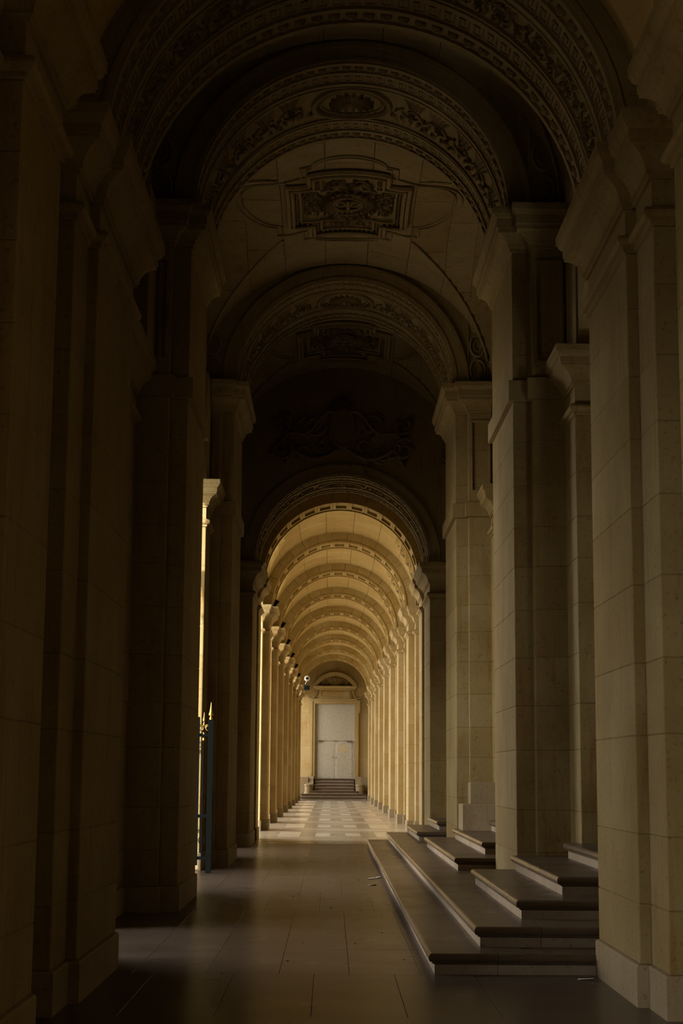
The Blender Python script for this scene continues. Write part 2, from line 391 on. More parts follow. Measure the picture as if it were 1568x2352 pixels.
# ================================================================== PIERS
ordn = ['first', 'second', 'third', 'fourth', 'fifth', 'sixth', 'seventh', 'eighth', 'ninth']
for s in (-1, 1):
    side = 'open courtyard side' if s < 0 else 'stair side'
    # A: clustered pier nearest the camera
    far = 13.55 if s < 0 else 13.22
    uo = 3.95 if s < 0 else 3.6; uj = 2.28 if s < 0 else 2.5
    def cluster(nm, lab, ys, y2, yj, gp_):
        return pier(nm, lab, gp_, s, [(1.91, 2.4, *ys, ZCAP, prof_cap), (1.985, 2.4, *y2, ZCAP, prof_cap), (2.38, uo, *yj, ZCAP, None)], ZCAP)
    cluster('clustered_pier', 'massive stepped limestone pier with heavy cornice, nearest pavilion pier on the '+side,
            (YA[0], far), (10.88, YA[0]+.002), (10.9, YA[1]+.9), 'clustered piers at the pavilion corners')
    cluster('clustered_pier', 'narrow-looking stepped limestone pier beside the ornate far arch on the '+side,
            YD, (YD[1]-.002, 38.12), (YD[0]-.9, 38.1), 'clustered piers at the pavilion corners')
    for (ya, yb), which in ((YB, 'first'), (YC, 'second')):
        jz = .0 if s < 0 else .0
        p = pier('tall_pier', 'tall limestone pier with string band, %s inside the pavilion, on the %s' % (which, side),
             'tall piers under the high arches', s,
             [(1.91, 2.14, ya, yb, ZHI, prof_high), (2.12, (2.52 if (s < 0 and which == 'first') else uj+.02), ya-.15, yb+.15, ZHI, prof_high)]+
             ([(2.5, uo, 16.8, 20.1, 6.28, prof_cap), (uj, uo, 20.1, yb+1.0, 6.28, prof_cap)] if (s < 0 and which == 'first') else
              [(uj, uo, ya-(1.15 if s < 0 else .95), yb+.95, 6.28, prof_cap)]),
             ZHI, band=5.88)
        # jamb above the impost
        x0, x1 = ux(s, uj+.03, uo)
        m = MB(); m.cbox(x0, x1, ya-.9, yb+.9, 6.28, ZHI, .006); m.build('shaft_stone', STONE, p)
        # sunk panel framed on the faces above the band
        for yy, d in ((ya-.15, -1), (yb+.15, 1)):
            m = MB(); xa, xb = ux(s, 2.15, uj-.01)
            for q0, q1, r0_, r1_ in ((xa, xb, 6.30, 6.34), (xa, xb, 7.52, 7.56), (xa, xa+.035, 6.34, 7.52), (xb-.035, xb, 6.34, 7.52)):
                m.box(q0, q1, min(yy, yy+d*.03), max(yy, yy+d*.03), r0_, r1_)
            m.build('panel_frame', STONE, p)
    # colonnade piers
    for i, y in enumerate(KS):
        if i == 0: lab = 'plain gallery pier on the %s, farthest behind the viewpoint' % side
        elif i == 1: lab = 'plain gallery pier on the %s, just behind the foreground pier' % side
        elif i == 2: lab = 'foreground limestone pier cut by the picture edge on the %s' % side
        elif i == 3: lab = 'gallery pier standing against the pavilion corner on the %s' % side
        elif i == 11: lab = 'last gallery pier on the %s, next to the steps of the grey door' % side
        else: lab = 'slim limestone gallery pier on the %s, %s beyond the pavilion corner' % (side, ordn[i-4])
        pier('gallery_pier', lab, 'piers of the long gallery', s,
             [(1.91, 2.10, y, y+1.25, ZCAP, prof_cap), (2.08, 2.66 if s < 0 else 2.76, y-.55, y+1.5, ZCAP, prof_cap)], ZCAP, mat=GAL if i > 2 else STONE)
# ================================================================== ARCHES
def ring(m, r_in, r_out, y0, y1, zc, n=40, a0=0, a1=pi, ends=True):
    vs_ = []; fs = []
    for i in range(n+1):
        a = a0+(a1-a0)*i/n
        for r_ in (r_in, r_out):
            for y in (y0, y1): vs_.append((AX+r_*cos(a), y, zc+r_*sin(a)))
    for i in range(n):
        o = i*4; p = o+4
        fs += [(o, o+1, p+1, p), (o+2, p+2, p+3, o+3), (o, p, p+2, o+2), (o+1, o+3, p+3, p+1)]
    if ends: fs += [(0, 2, 3, 1), (n*4, n*4+1, n*4+3, n*4+2)]
    m.add(vs_, fs)
def archwall(m, r_, zc, y0, y1, zt, Wd, n=40):
    """solid wall across the gallery with a round-headed opening"""
    P = [(AX+r_*cos(pi*i/n), zc+r_*sin(pi*i/n)) for i in range(n+1)]
    for (a, za), (b, zb) in zip(P[:-1], P[1:]):
        for y in (y0, y1): m.quad((a, y, za), (b, y, zb), (b, y, zt), (a, y, zt))
        m.quad((a, y0, za), (a, y1, za), (b, y1, zb), (b, y0, zb))
    m.box(AX-Wd, AX-r_, y0, y1, zc, zt); m.box(AX+r_, AX+Wd, y0, y1, zc, zt)
def smap(r_, zc, y0):
    """soffit map: s along the arc, t across (Y), h out of the surface towards the room"""
    def f(s_, t_, h): 
        a = s_/r_
        return Vector((AX+(r_-h)*cos(a), y0+t_, zc+(r_-h)*sin(a)))
    return f
def wmap(xc, y, zc):
    return lambda s_, t_, h: Vector((xc+s_, y-h, zc+t_))
def leaf(m, f, s_, t_, ang, L, w, h=.05, curl=.03):
    """one pointed carved leaf with a raised midrib"""
    ca, sa = cos(ang), sin(ang); vs_ = []
    prof = [(0, .25), (.3, .9), (.62, 1.0), (.85, .55), (1.0, .0)]
    for i, (q, ww) in enumerate(prof):
        for k in (-1, 0, 1):
            l = q*L; o = k*w*.5*ww
            hh = (h if k == 0 else h*.25)*(.5+q*.6)+(curl*q if k == 0 else 0)
            vs_.append(f(s_+l*ca-o*sa, t_+l*sa+o*ca, hh))
    fs = []
    for i in range(4):
        for k in range(2): o = i*3+k; fs.append((o, o+1, o+4, o+3))
    b = len(vs_)
    for k in (0, 1, 2): vs_.append(f(s_+(0)*ca-(k-1)*w*.12*sa, t_+(k-1)*w*.12*ca, 0))
    m.add(vs_, fs)
def scroll(m, f, s_, t_, R_, ang, turns, dirn, rad=.025, h=.03, leaves=True, n=22):
    """spiral stem ending in a rosette, leaves thrown off outward"""
    pts = []; rs = []
    for i in range(n+1):
        q = i/n; a = ang+dirn*turns*2*pi*q; r_ = R_*(1-q*.82)
        pts.append(f(s_+r_*cos(a), t_+r_*sin(a), h)); rs.append(rad*(1-q*.45))
        if leaves and i % 4 == 1 and q < .75:
            leaf(m, f, s_+r_*cos(a), t_+r_*sin(a), a+dirn*.7, R_*.55, R_*.32, .05)
    m.tube(pts, rs, 5)
    for k in range(6): leaf(m, f, s_, t_, k*pi/3, R_*.26, R_*.16, .05)
def unit_key():   # one greek-key unit on (s,t), unit 1 x 1: list of bars
    return [(0, 1.05, 0, .13), (0, .13, 0, 1), (0, .74, .87, 1), (.61, .74, .3, 1), (.3, .74, .3, .43), (.3, .43, .3, .68)]
def keyfret(f, total, t0, wd, nunits, root, name='key_fret'):
    m = MB(); L = total/nunits
    for i in range(nunits):
        for (a, b, c, d) in unit_key():
            s0, s1 = i*L+a*L, i*L+b*L; q0, q1 = t0+c*wd, t0+d*wd
            vs_ = [f(x, y, h) for x in (s0, s1) for y in (q0, q1) for h in (0, .03)]
            m.add(vs_, [(0, 1, 3, 2), (4, 6, 7, 5), (0, 4, 5, 1), (2, 3, 7, 6), (1, 5, 7, 3)])
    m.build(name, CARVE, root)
def egg_mesh():
    m = MB(); m.lathe((0, 0, 0), [(.004, -.068), (.035, -.05), (.052, -.015), (.052, .02), (.032, .05), (.004, .062)], 8)
    me = m.build('egg', CARVE); return me
EGG = egg_mesh()
egg_used = [False]
def eggs(root, r_, zc, y, n):
    shell = MB()
    for i in range(n):
        a = pi*(i+.5)/n
        if not egg_used[0]: o = EGG; egg_used[0] = True; o.parent = root
        else: o = dup(EGG, root)
        o.matrix_world = Matrix.Translation((AX+(r_-.02)*cos(a), y, zc+(r_-.02)*sin(a))) @ Matrix.Rotation(-(a-pi/2), 4, 'Y') @ Matrix.Rotation(pi/2, 4, 'X')
        f = smap(r_, zc, y)
        pts = [f(r_*a+.066*cos(q), .085*sin(q), .012) for q in [k*2*pi/9 for k in range(9)]]
        shell.tube(pts, .009, 4, closed=True)
    shell.build('egg_surround', CARVE, root)
def ornate_arch(name, label, r_, zc, y0, y1, zt, Wd, n_egg, wall):
    root = empty(name, label, 'arch', 'ornate transverse arches')
    m = MB(); archwall(m, r_+.05, zc, y0, y1, zt, Wd); m.build('arch_masonry', STONE, root)
    D = y1-y0; f = smap(r_+.05, zc, y0); L = pi*(r_+.05)
    m = MB()
    kw = .26
    pos = [0, .06, .28, .34, .34+kw, .40+kw]
    for a, b in ((0, .07), (.27, .33), (.34+kw, .41+kw), (.45+kw, .48+kw)):
        ring(m, r_, r_+.06, y0+a, y0+b, zc); ring(m, r_, r_+.06, y1-b, y1-a, zc)
    m.build('fillet_moulding', STONE, root)
    eggs(root, r_+.05, zc, y0+.17, n_egg); eggs(root, r_+.05, zc, y1-.17, n_egg)
    keyfret(f, L, .34, kw-.01, 44, root); keyfret(f, L, D-.34-kw, kw-.01, 44, root)
    # foliage band with a medallion at the crown
    m = MB(); t0 = .50+kw; wf = D-2*t0; tc = D/2
    med = L/2
    for side in (-1, 1):
        nsc = 6; stp = (L/2-.62)/nsc
        for i in range(nsc):
            s_ = med+side*(.62+stp*(i+.5))
            up = 1 if i % 2 else -1
            scroll(m, f, s_, tc+up*wf*.02, min(stp, wf)*.42, (pi if side > 0 else 0)+up*.6, 1.35, up*side, .024, .035)
            for q in range(5): leaf(m, f, s_+side*stp*(-.45+.2*q), tc-up*wf*.42, (pi/2 if up > 0 else -pi/2)*1+side*.5*(q-2)*.4, wf*.3, .10)
            for q in range(4): leaf(m, f, s_+side*stp*(-.35+.25*q), tc+up*wf*.44, (-pi/2 if up > 0 else pi/2)+side*.3*(q-2), wf*.22, .09)
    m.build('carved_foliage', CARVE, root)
    m = MB(); a_, b_ = .50, wf*.5
    for k, (e, rd) in enumerate(((1.0, .045), (.80, .02))):
        m.tube([f(med+a_*e*cos(q), tc+b_*e*sin(q), .03) for q in [j*2*pi/36 for j in range(36)]], rd, 6, closed=True)
    for j in range(15): leaf(m, f, med, tc, j*2*pi/15, .30, .085, .06)
    for j in range(28):
        q = j*2*pi/28; p = f(med+a_*.9*cos(q), tc+b_*.9*sin(q), .03)
        m.lathe(p, [(.004, -.02), (.02, 0), (.004, .02)], 5)
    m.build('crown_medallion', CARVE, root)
    # moulded archivolt on the near face and far face
    m = MB()
    ring(m, r_+.03, r_+.07, y0-.03, y1+.03, zc); ring(m, r_+.07, r_+.20, y0-.015, y1+.015, zc); ring(m, r_+.20, r_+.27, y0-.05, y1+.05, zc)
    m.build('archivolt', STONE, root)
    return root
ornate_arch('ornate_arch', 'nearest ornate arch crossing the top of the picture, egg rows and foliage underneath', 1.88, ZCAP+.02, YA[0], YA[1], 10.9, 2.6, 40, None)
ornate_arch('ornate_arch', 'first high ornate arch with crown medallion, in front of the coffered ceiling relief', 1.88, ZHI, YB[0], YB[1], 10.88, 2.7, 40, None)
ornate_arch('ornate_arch', 'second high ornate arch, behind the ceiling relief and on the farther tall piers', 1.88, ZHI, YC[0], YC[1], 10.88, 2.7, 40, None)
fa = ornate_arch('ornate_arch', 'low ornate arch with gilt-lit rim leading into the bright long gallery', 1.88, ZCAP+.02, YD[0], YD[1], 10.88, 2.6, 40, None)
# plain ribs of the long gallery: voussoirs with a sunk panel on the soffit
def voussoir(zc, y0, y1, r1, r2, a0, a1, name, parent):
    m = MB(); n = 3; g = .002
    a0 += g; a1 -= g
    def P(a, r_, y): return (AX+r_*cos(a), y, zc+r_*sin(a))
    A = [a0+(a1-a0)*i/n for i in range(n+1)]
    for i in range(n):
        p, q = A[i], A[i+1]
        m.quad(P(p, r1, y0), P(q, r1, y0), P(q, r2, y0), P(p, r2, y0)); m.quad(P(p, r1, y1), P(q, r1, y1), P(q, r2, y1), P(p, r2, y1))
        m.quad(P(p, r2, y0), P(q, r2, y0), P(q, r2, y1), P(p, r2, y1))
    for a in (a0, a1): m.quad(P(a, r1, y0), P(a, r2, y0), P(a, r2, y1), P(a, r1, y1))
    ia, ib = a0+(a1-a0)*.16, a1-(a1-a0)*.16; ya, yb = y0+.22, y1-.22; d = .06
    AA = [a0, ia]+[ia+(ib-ia)*k/2 for k in (1, 2)]+[a1]
    YY = [y0, ya, yb, y1]
    for i in range(4):
        for j in range(3):
            if j == 1 and 1 <= i <= 2: continue
            m.quad(P(AA[i], r1, YY[j]), P(AA[i+1], r1, YY[j]), P(AA[i+1], r1, YY[j+1]), P(AA[i], r1, YY[j+1]))
    for i in (1, 2):
        p, q = AA[i], AA[i+1]
        m.quad(P(p, r1+d, ya), P(q, r1+d, ya), P(q, r1+d, yb), P(p, r1+d, yb))
        for y in (ya, yb): m.quad(P(p, r1, y), P(q, r1, y), P(q, r1+d, y), P(p, r1+d, y))
    for a in (ia, ib): m.quad(P(a, r1, ya), P(a, r1, yb), P(a, r1+d, yb), P(a, r1+d, ya))
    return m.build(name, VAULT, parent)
proto = None; NV_ = 15
for i, y in enumerate(KS):
    if i < 2: lab = 'plain stone rib of the gallery vault behind the viewpoint' if i else 'plain stone rib of the gallery vault farthest behind the viewpoint'
    elif i == 2: lab = 'plain stone rib springing from the foreground piers above the picture'
    elif i == 3: lab = 'panelled stone rib just behind the low ornate arch, first of the bright vault'
    else: lab = 'panelled stone rib of the bright vault, %s after the one behind the ornate arch' % ordn[i-4]
    root = empty('vault_rib', lab, 'arch', 'ribs of the long gallery vault')
    if proto is None:
        proto = [voussoir(ZCAP, 0, 1.25, 1.85, 2.2, pi*k/NV_, pi*(k+1)/NV_, 'voussoir', root) for k in range(NV_)]
        for o in proto: o.location.y = y
    else:
        for o in proto: c = dup(o, root); c.location.y = y
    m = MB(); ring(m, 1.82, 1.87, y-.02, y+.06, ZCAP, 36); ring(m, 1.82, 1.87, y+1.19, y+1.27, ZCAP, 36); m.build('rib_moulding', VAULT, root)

# ================================================================== CEILING RELIEF in the middle bay (and its dark twins)
def ceiling_relief(label, y0, y1):
    root = empty('ceiling_relief', label, 'relief', 'carved panels at the crown of the pavilion vaults')
    yc = (y0+y1)/2; b = (y1-y0)/2
    def f(s_, t_, h):
        u = s_; z = ZHI+HV*sqrt(max(0, 1-(u/2.52)**2)); q = 1-(t_/b)**2
        z = max(z, ZHI+HV*sqrt(max(q, 0)))
        return Vector((AX+u, yc+t_, z-h))
    def poly(m, pts, rad, h, sub=.12, closed=True):
        out = []
        P = pts+pts[:1] if closed else pts
        for (a, c), (d, e) in zip(P[:-1], P[1:]):
            L = max(1, int(math.hypot(d-a, e-c)/sub))
            for k in range(L): out.append(f(a+(d-a)*k/L, c+(e-c)*k/L, h))
        if not closed: out.append(f(*pts[-1], h))
        m.tube(out, rad, 6, closed=closed)
    def cross(a, a2, c, c2):   # a: wide arm half-width, a2: narrow arm; c: long half-length, c2: short
        return [(-a, -c2), (-a2, -c2), (-a2, -c), (a2, -c), (a2, -c2), (a, -c2), (a, c2), (a2, c2), (a2, c), (-a2, c), (-a2, c2), (-a, c2)]
    m = MB(); poly(m, cross(.93, .60, 1.35, .92), .05, .04); poly(m, cross(.86, .53, 1.28, .85), .03, .09); m.build('outer_frame', STONE, root)
    m = MB(); poly(m, cross(.74, .42, 1.15, .72), .022, .05); m.build('inner_frame', STONE, root)
    m = MB(); e = cross(.80, .475, 1.215, .785); P = e+e[:1]
    for (a, c), (d, g) in zip(P[:-1], P[1:]):
        L = int(math.hypot(d-a, g-c)/.075)
        for k in range(L): m.lathe(f(a+(d-a)*k/L, c+(g-c)*k/L, .05), [(.004, -.03), (.026, 0), (.004, .03)], 6)
    m.build('egg_border', CARVE, root, kind='stuff')
    # shell oval in the middle
    m = MB()
    for j in range(24):
        q = j*2*pi/24; leaf(m, f, .30*cos(q)*.62, .42*sin(q)*.62, q, .26, .075, .09, .05)
    for k_ in (.36, .22):
        m.tube([f(k_*cos(q), k_*1.3*sin(q), .06) for q in [j*2*pi/28 for j in range(28)]], .022, 6, closed=True)
    for sx in (-1, 1): m.tube([f(sx*.11+.07*cos(q), .09*sin(q), .05) for q in [j*2*pi/12 for j in range(12)]], .03, 6, closed=True)
    m.tube([f(0, -.2, .07), f(0, 0, .09), f(0, .2, .07)], .03, 6)
    m.build('shell_wreath', CARVE, root)
    m = MB()
    for sx in (-1, 1):
        scroll(m, f, sx*.56, 0, .13, 0, 1.3, sx, .018, .04); scroll(m, f, sx*.60, .42, .10, 1, 1.2, sx, .015, .04); scroll(m, f, sx*.60, -.42, .10, 1, 1.2, -sx, .015, .04)
        for sy in (-1, 1):
            scroll(m, f, sx*.17, sy*.88, .13, 1, 1.2, sx*sy, .018, .04)
            m.tube([f(sx*.33+.09*cos(q), sy*.62+.06*sin(q)*sy, .06) for q in [j*pi/8 for j in range(9)]], .022, 6)
            for j in range(7): leaf(m, f, sx*.55, sy*.25, j*.9, .16, .06, .06)
            for j in range(6): leaf(m, f, sx*.18, sy*.75, j*1.05, .20, .07, .07)
    for j in range(18): leaf(m, f, random.uniform(-.68, .68), random.uniform(-.6, .6), random.uniform(0, 6.28), .16, .06, .05)
    m.build('acanthus_leaves', CARVE, root)
    # mouldings along the groins
    for sx in (-1, 1):
        for sy in (-1, 1):
            m = MB(); m.tube([Vector((AX+sx*2.52*c, yc+sy*b*c, ZHI+HV*sqrt(1-c*c)-.004)) for c in [.42+.56*k/24 for k in range(25)]], .022, 6)
            m.build('groin_moulding', STONE, root)
    # outer cartouche lines: stepped rectangle with lobes
    m = MB()
    for e_, rd in ((0, .022), (-.09, .012)):
        w1, w2, l1 = 1.18+e_, .72+e_, 1.62+e_
        path = [(-w1, .55), (-w1, -.95-e_*0)]
        top = []
        for sgn in (1, -1):
            pts = []
            pts += [(sgn*.0-.95-e_, sgn*1.22), (-w2, sgn*1.22), (-w2, sgn*l1)]
            pts += [(.55*cos(pi-q), sgn*(l1+.30*sin(q))) for q in [j*pi/10 for j in range(11)]]
            pts += [(w2, sgn*l1), (w2, sgn*1.22), (.95+e_, sgn*1.22)]
            poly(m, pts, rd, .012, closed=False)
        for sx in (-1, 1):
            pts = [(sx*(.95+e_), 1.22), (sx*(1.15+e_), 1.22)]+[(sx*(1.15+e_+.62*sin(q)), (1.0+e_*.5)*cos(q)) for q in [j*pi/12 for j in range(13)]]+[(sx*(.95+e_), -1.22)]
            poly(m, pts, rd, .012, closed=False)
    m.build('cartouche_line', STONE, root)
ceiling_relief('cross-shaped carved ceiling panel with shell wreath, in the lit middle vault', *BAYS[1])
ceiling_relief('dark carved ceiling panel in the vault behind the second high arch', *BAYS[2])
ceiling_relief('hidden-in-shadow carved ceiling panel right behind the nearest ornate arch', *BAYS[0])

# ring coffers on the lateral arch jambs
for s in (-1, 1):
    for (a, b), nm in zip(BAYS, ('near', 'middle', 'far')):
        for yy, d, wh in ((b, -1, 'farther'), (a, 1, 'nearer')):
            root = empty('coffered_panel', 'upright panel of ring coffers at the %s end of the %s vault, %s' % (wh, nm, 'courtyard side' if s < 0 else 'stair side'), 'panel', 'ring-coffered panels between the vaults')
            fr = MB(); xc = AX+s*2.30
            rg = MB()
            for zc in (ZHI+.28, ZHI+.72, ZHI+1.16):
                pts = [(xc+.13*cos(q), yy+d*.02, zc+.19*sin(q)) for q in [j*2*pi/20 for j in range(20)]]
                o = MB(); o.tube(pts, .024, 6, closed=True); o.tube([(xc+(x-xc)*.55, y_, zc+(z_-zc)*.55) for x, y_, z_ in pts], .012, 5, closed=True)
                o.build('ring', STONE, root)
            fr.box(xc-.18, xc-.155, min(yy, yy+d*.025), max(yy, yy+d*.025), ZHI+.03, ZHI+1.4)
            fr.box(xc+.155, xc+.18, min(yy, yy+d*.025), max(yy, yy+d*.025), ZHI+.03, ZHI+1.4)
            fr.box(xc-.155, xc+.155, min(yy, yy+d*.025), max(yy, yy+d*.025), ZHI+.03, ZHI+.055)
            fr.build('panel_frame', STONE, root)

# carved trophy over the low ornate arch
root = empty('tympanum_relief', 'dark carved trophy of scrolls and garlands on the wall over the low ornate arch', 'relief')
f = wmap(AX, YD[0], 8.65); m = MB()
for sx in (-1, 1):
    scroll(m, f, sx*.62, .42, .26, 0, 1.4, sx, .04, .05); scroll(m, f, sx*1.28, .40, .22, 1, 1.3, -sx, .035, .05)
    scroll(m, f, sx*1.35, -.12, .26, 1, 1.4, sx, .04, .05); scroll(m, f, sx*.45, -.05, .15, 0, 1.5, sx, .03, .05)
    scroll(m, f, sx*.85, -.20, .18, 0, 1.3, -sx, .03, .05)
    m.tube([f(sx*(.15+.17*k), .72-.10*k+.12*sin(k*1.3), .06) for k in range(8)], [.05-.004*k for k in range(8)], 6)
    m.tube([f(sx*(.1+.2*k), -.12-.22*sin(k*pi/5), .06) for k in range(6)], .05, 6)
    for j in range(16): leaf(m, f, sx*random.uniform(.2, 1.5), random.uniform(-.45, .7), random.uniform(0, 6.28), .25, .10, .07)
m.build('scrollwork', CARVE, root)
m = MB(); pts = [(0, .75), (.24, .70), (.30, .4), (.22, .1), (0, -.12)]
for (a, c), (d, e) in zip(pts[:-1], pts[1:]):
    for sx in (-1, 1): m.quad(f(0, c, .12), f(sx*a, c, .05), f(sx*d, e, .05), f(0, e, .12))
m.tube([f(.27*cos(q), .38+.42*sin(q), .06) for q in [j*2*pi/24 for j in range(24)]], .035, 6, closed=True)
m.build('shield', CARVE, root)
m = MB()
for j in range(13): leaf(m, f, 0, .80, pi*j/12, .30, .08, .09)
m.build('shell_crest', CARVE, root)

# ================================================================== STAIRS on the right
S = .163
st = empty('entrance_steps', 'polished stone steps with rounded nosings climbing between the piers on the stair side', 'steps')
def nose(z0, h=S):
    return [(-.05, z0), (-.05, z0+h-.088), (-.04, z0+h-.082), (-.030, z0+h-.078), (-.030, z0+h-.068), (-.018, z0+h-.066), (-.010, z0+h-.062), (-.002, z0+h-.048),
            (0, z0+h-.034), (-.003, z0+h-.018), (-.012, z0+h-.006), (-.026, z0+h)]
def blk(x0, x1, y0, y1, z0, sides, parent, h=S, mat=STEP, g=.002):
    """one block of a step; sides not switched on are plain joints"""
    xs = [x0+(0 if sides[0] else g), x1-(0 if sides[1] else g), y0+(0 if sides[2] else g), y1-(0 if sides[3] else g)]
    full = nose(z0, h)
    _half(xs, sides, full[:2], parent, RISER, 'riser')
    return _half(xs, sides, full[1:], parent, mat, 'tread')
def _half(xs, sides, pr, parent, mat, name):
    vs_ = []; fs = []
    for p, z in pr:
        q = p if True else 0
        a = xs[0]-(p if sides[0] else 0); b = xs[1]+(p if sides[1] else 0); c = xs[2]-(p if sides[2] else 0); d = xs[3]+(p if sides[3] else 0)
        vs_ += [(a, c, z), (b, c, z), (b, d, z), (a, d, z)]
    n = len(pr)
    for i in range(n-1):
        for k in range(4): fs.append((i*4+k, i*4+(k+1) % 4, i*4+4+(k+1) % 4, i*4+4+k))
    fs += [(0, 3, 2, 1), (n*4-4, n*4-3, n*4-2, n*4-1)]
    m = MB(); m.add(vs_, fs); return m.build(name, mat, parent)
def step(x0, x1, y0, y1, z0, cuts_x=(), dy=2.9, wdt=.95, far=True):
    # front blocks
    xs = [x0]+list(cuts_x)+[x1]
    yf = min(y0+wdt, y1)
    for i, (a, b) in enumerate(zip(xs[:-1], xs[1:])):
        blk(a, b, y0, yf, z0, (1 if i == 0 else 0, 0, 1, 0), st)
    ye = y1
    n = max(1, round((ye-yf)/dy))
    for k in range(n):
        a = yf+(ye-yf)*k/n; b = yf+(ye-yf)*(k+1)/n
        blk(x0, x1, a, b, z0, (1, 0, 0, 1 if (k == n-1 and far) else 0), st)
step(.776, 5.8, 13.22, 35.55, 0, (1.32, 3.0))
step(1.175, 5.8, 13.69, 35.3, S, (1.72, 3.1))
for a, b in ((14.37, 19.0), (21.45, 28.4), (30.8, 35.1)): step(1.59, 5.8, a, b if b < 20 else b, 2*S, (2.42,), 2.6)
for a, b in ((14.94, 18.8), (22.35, 27.8), (31.7, 34.8)): step(2.02, 5.8, a, b, 3*S, (2.9,), 2.2)
for a, b in ((15.55, 18.3), (22.9, 27.3), (32.2, 34.3)): step(2.54, 5.8, a, b, 4*S, (3.3,), 2.2)
for a, b in ((16.1, 18.0), (23.4, 26.8), (32.7, 33.9)): step(3.1, 5.8, a, b, 5*S, (4.0,), 2.2)
# raised plinths in front of the second tall pier
m = MB(); x0, x1 = AX+1.93, AX+3.6
m.loft(x0, x1, 26.9, 27.8, [(0, 3*S), (0, 1.05), (-.015, 1.065)], (1, 0, 1, 0))
pb = m.build('pedestal_block', BASE, None); pb['label'] = 'low stone pedestal block at the foot of the second tall stair-side pier'; pb['category'] = 'block'
m = MB(); m.loft(AX+2.09, x1, 27.25, 27.8, [(0, 1.066), (0, 1.40), (-.015, 1.415)], (1, 0, 1, 0))
pb = m.build('pedestal_block', BASE, None); pb['label'] = 'upper narrower pedestal block resting on the low one by the stair-side pier'; pb['category'] = 'block'

# ================================================================== FAR END
YE = 98.0
we = empty('wall_far', kind='structure')
# ashlar either side and above
z = 0
for zz in [1.2, 1.82, 2.45, 3.1, 3.75, 4.4, 5.05, 5.7]:
    for a, b in ((-2.6, -.98), (1.42, 3.3)):
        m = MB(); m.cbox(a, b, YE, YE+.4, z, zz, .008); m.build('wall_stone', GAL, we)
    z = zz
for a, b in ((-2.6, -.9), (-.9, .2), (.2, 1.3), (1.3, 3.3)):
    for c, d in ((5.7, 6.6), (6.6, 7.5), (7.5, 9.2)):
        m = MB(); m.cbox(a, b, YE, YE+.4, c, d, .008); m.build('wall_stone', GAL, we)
door = empty('door_surround', 'carved stone doorcase with eared frame and arched pediment at the end of the gallery', 'doorcase')
fr = MB()
for dp, e0, e1 in ((.10, 0, .14), (.14, .14, .22)):
    fr.box(-.95-e1, -.95-e0, YE-dp, YE+.02, 1.2, 5.58+e1); fr.box(1.40+e0, 1.40+e1, YE-dp, YE+.02, 1.2, 5.58+e1)
    fr.box(-.95-e0, 1.40+e0, YE-dp, YE+.02, 5.58+e0, 5.58+e1)
# ears
for sx, xx in ((-1, -1.17), (1, 1.62)):
    fr.box(min(xx, xx+sx*.10), max(xx, xx+sx*.10), YE-.14, YE+.02, 5.05, 5.80)
    fr.box(min(xx, xx+sx*.03), max(xx, xx+sx*.03), YE-.12, YE+.02, 1.2, 5.05)
fr.build('architrave', GAL, door)
m = MB(); m.box(-.72, 1.17, YE-.10, YE, 5.86, 6.40)
for a, b, c, d in ((-.62, 1.07, 5.95, 5.98), (-.62, 1.07, 6.28, 6.31), (-.62, -.59, 5.98, 6.28), (1.04, 1.07, 5.98, 6.28)): m.box(a, b, YE-.13, YE-.1, c, d)
m.build('frieze_panel', GAL, door)
m = MB(); m.loft(-1.10, 1.55, YE-.14, YE, [(-.05, 5.80), (0, 5.815), (.02, 5.86), (0, 5.88)], (1, 1, 1, 0)); m.build('lintel_moulding', GAL, door)
m = MB(); m.loft(-.92, 1.37, YE-.12, YE, [(.0, 6.40), (.03, 6.43), (.05, 6.48), (.12, 6.52), (.14, 6.58), (.16, 6.62)], (1, 1, 1, 0))
for k in range(34): m.box(-.78+k*.06, -.745+k*.06, YE-.17, YE-.1, 6.43, 6.475)
m.build('cornice', GAL, door)
for sx, xc in ((-1, -.86), (1, 1.31)):
    m = MB(); f = wmap(xc, YE-.02, 6.1)
    sc = [(.10*cos(a)*(1-a/9)*1+0, .18+.10*sin(a)*(1-a/9)) for a in [j*.5 for j in range(12)]]
    m.tube([f(sx*a, b, .05) for a, b in sc], .03, 6)
    m.tube([f(sx*a, b, .05) for a, b in [(-.02, .28), (.0, .1), (.06, -.05), (.18, -.16), (.34, -.2), (.44, -.17), (.44, -.1), (.38, -.09)]], .032, 6)
    m.build('scroll_console', GAL, door)
# pediment: arc of circle
pc, pr_, zc_ = .22, 1.16, 6.10+.0
m = MB()
def parc(m, ra, rb, ya, yb, n=26):
    c0 = zc_-.0; lim = math.acos(min(1, 0.52/ra)); vs_ = []
    A = [pi/2-1.10+2.20*i/n for i in range(n+1)]
    for i in range(n):
        p, q = A[i], A[i+1]
        def Q(a, r_, y): return (pc+r_*cos(a), y, 5.98+r_*sin(a))
        m.quad(Q(p, ra, ya), Q(q, ra, ya), Q(q, rb, ya), Q(p, rb, ya)); m.quad(Q(p, ra, ya), Q(q, ra, ya), Q(q, ra, yb), Q(p, ra, yb))
        m.quad(Q(p, rb, ya), Q(q, rb, ya), Q(q, rb, yb), Q(p, rb, yb))
parc(m, 1.24, 1.38, YE-.22, YE); parc(m, 1.38, 1.46, YE-.30, YE)
m.build('pediment_arch', GAL, door)
m = MB(); f0 = wmap(.22, YE-.02, 6.97); f = lambda a, b, h: f0(a*1.22, b*1.15, h)
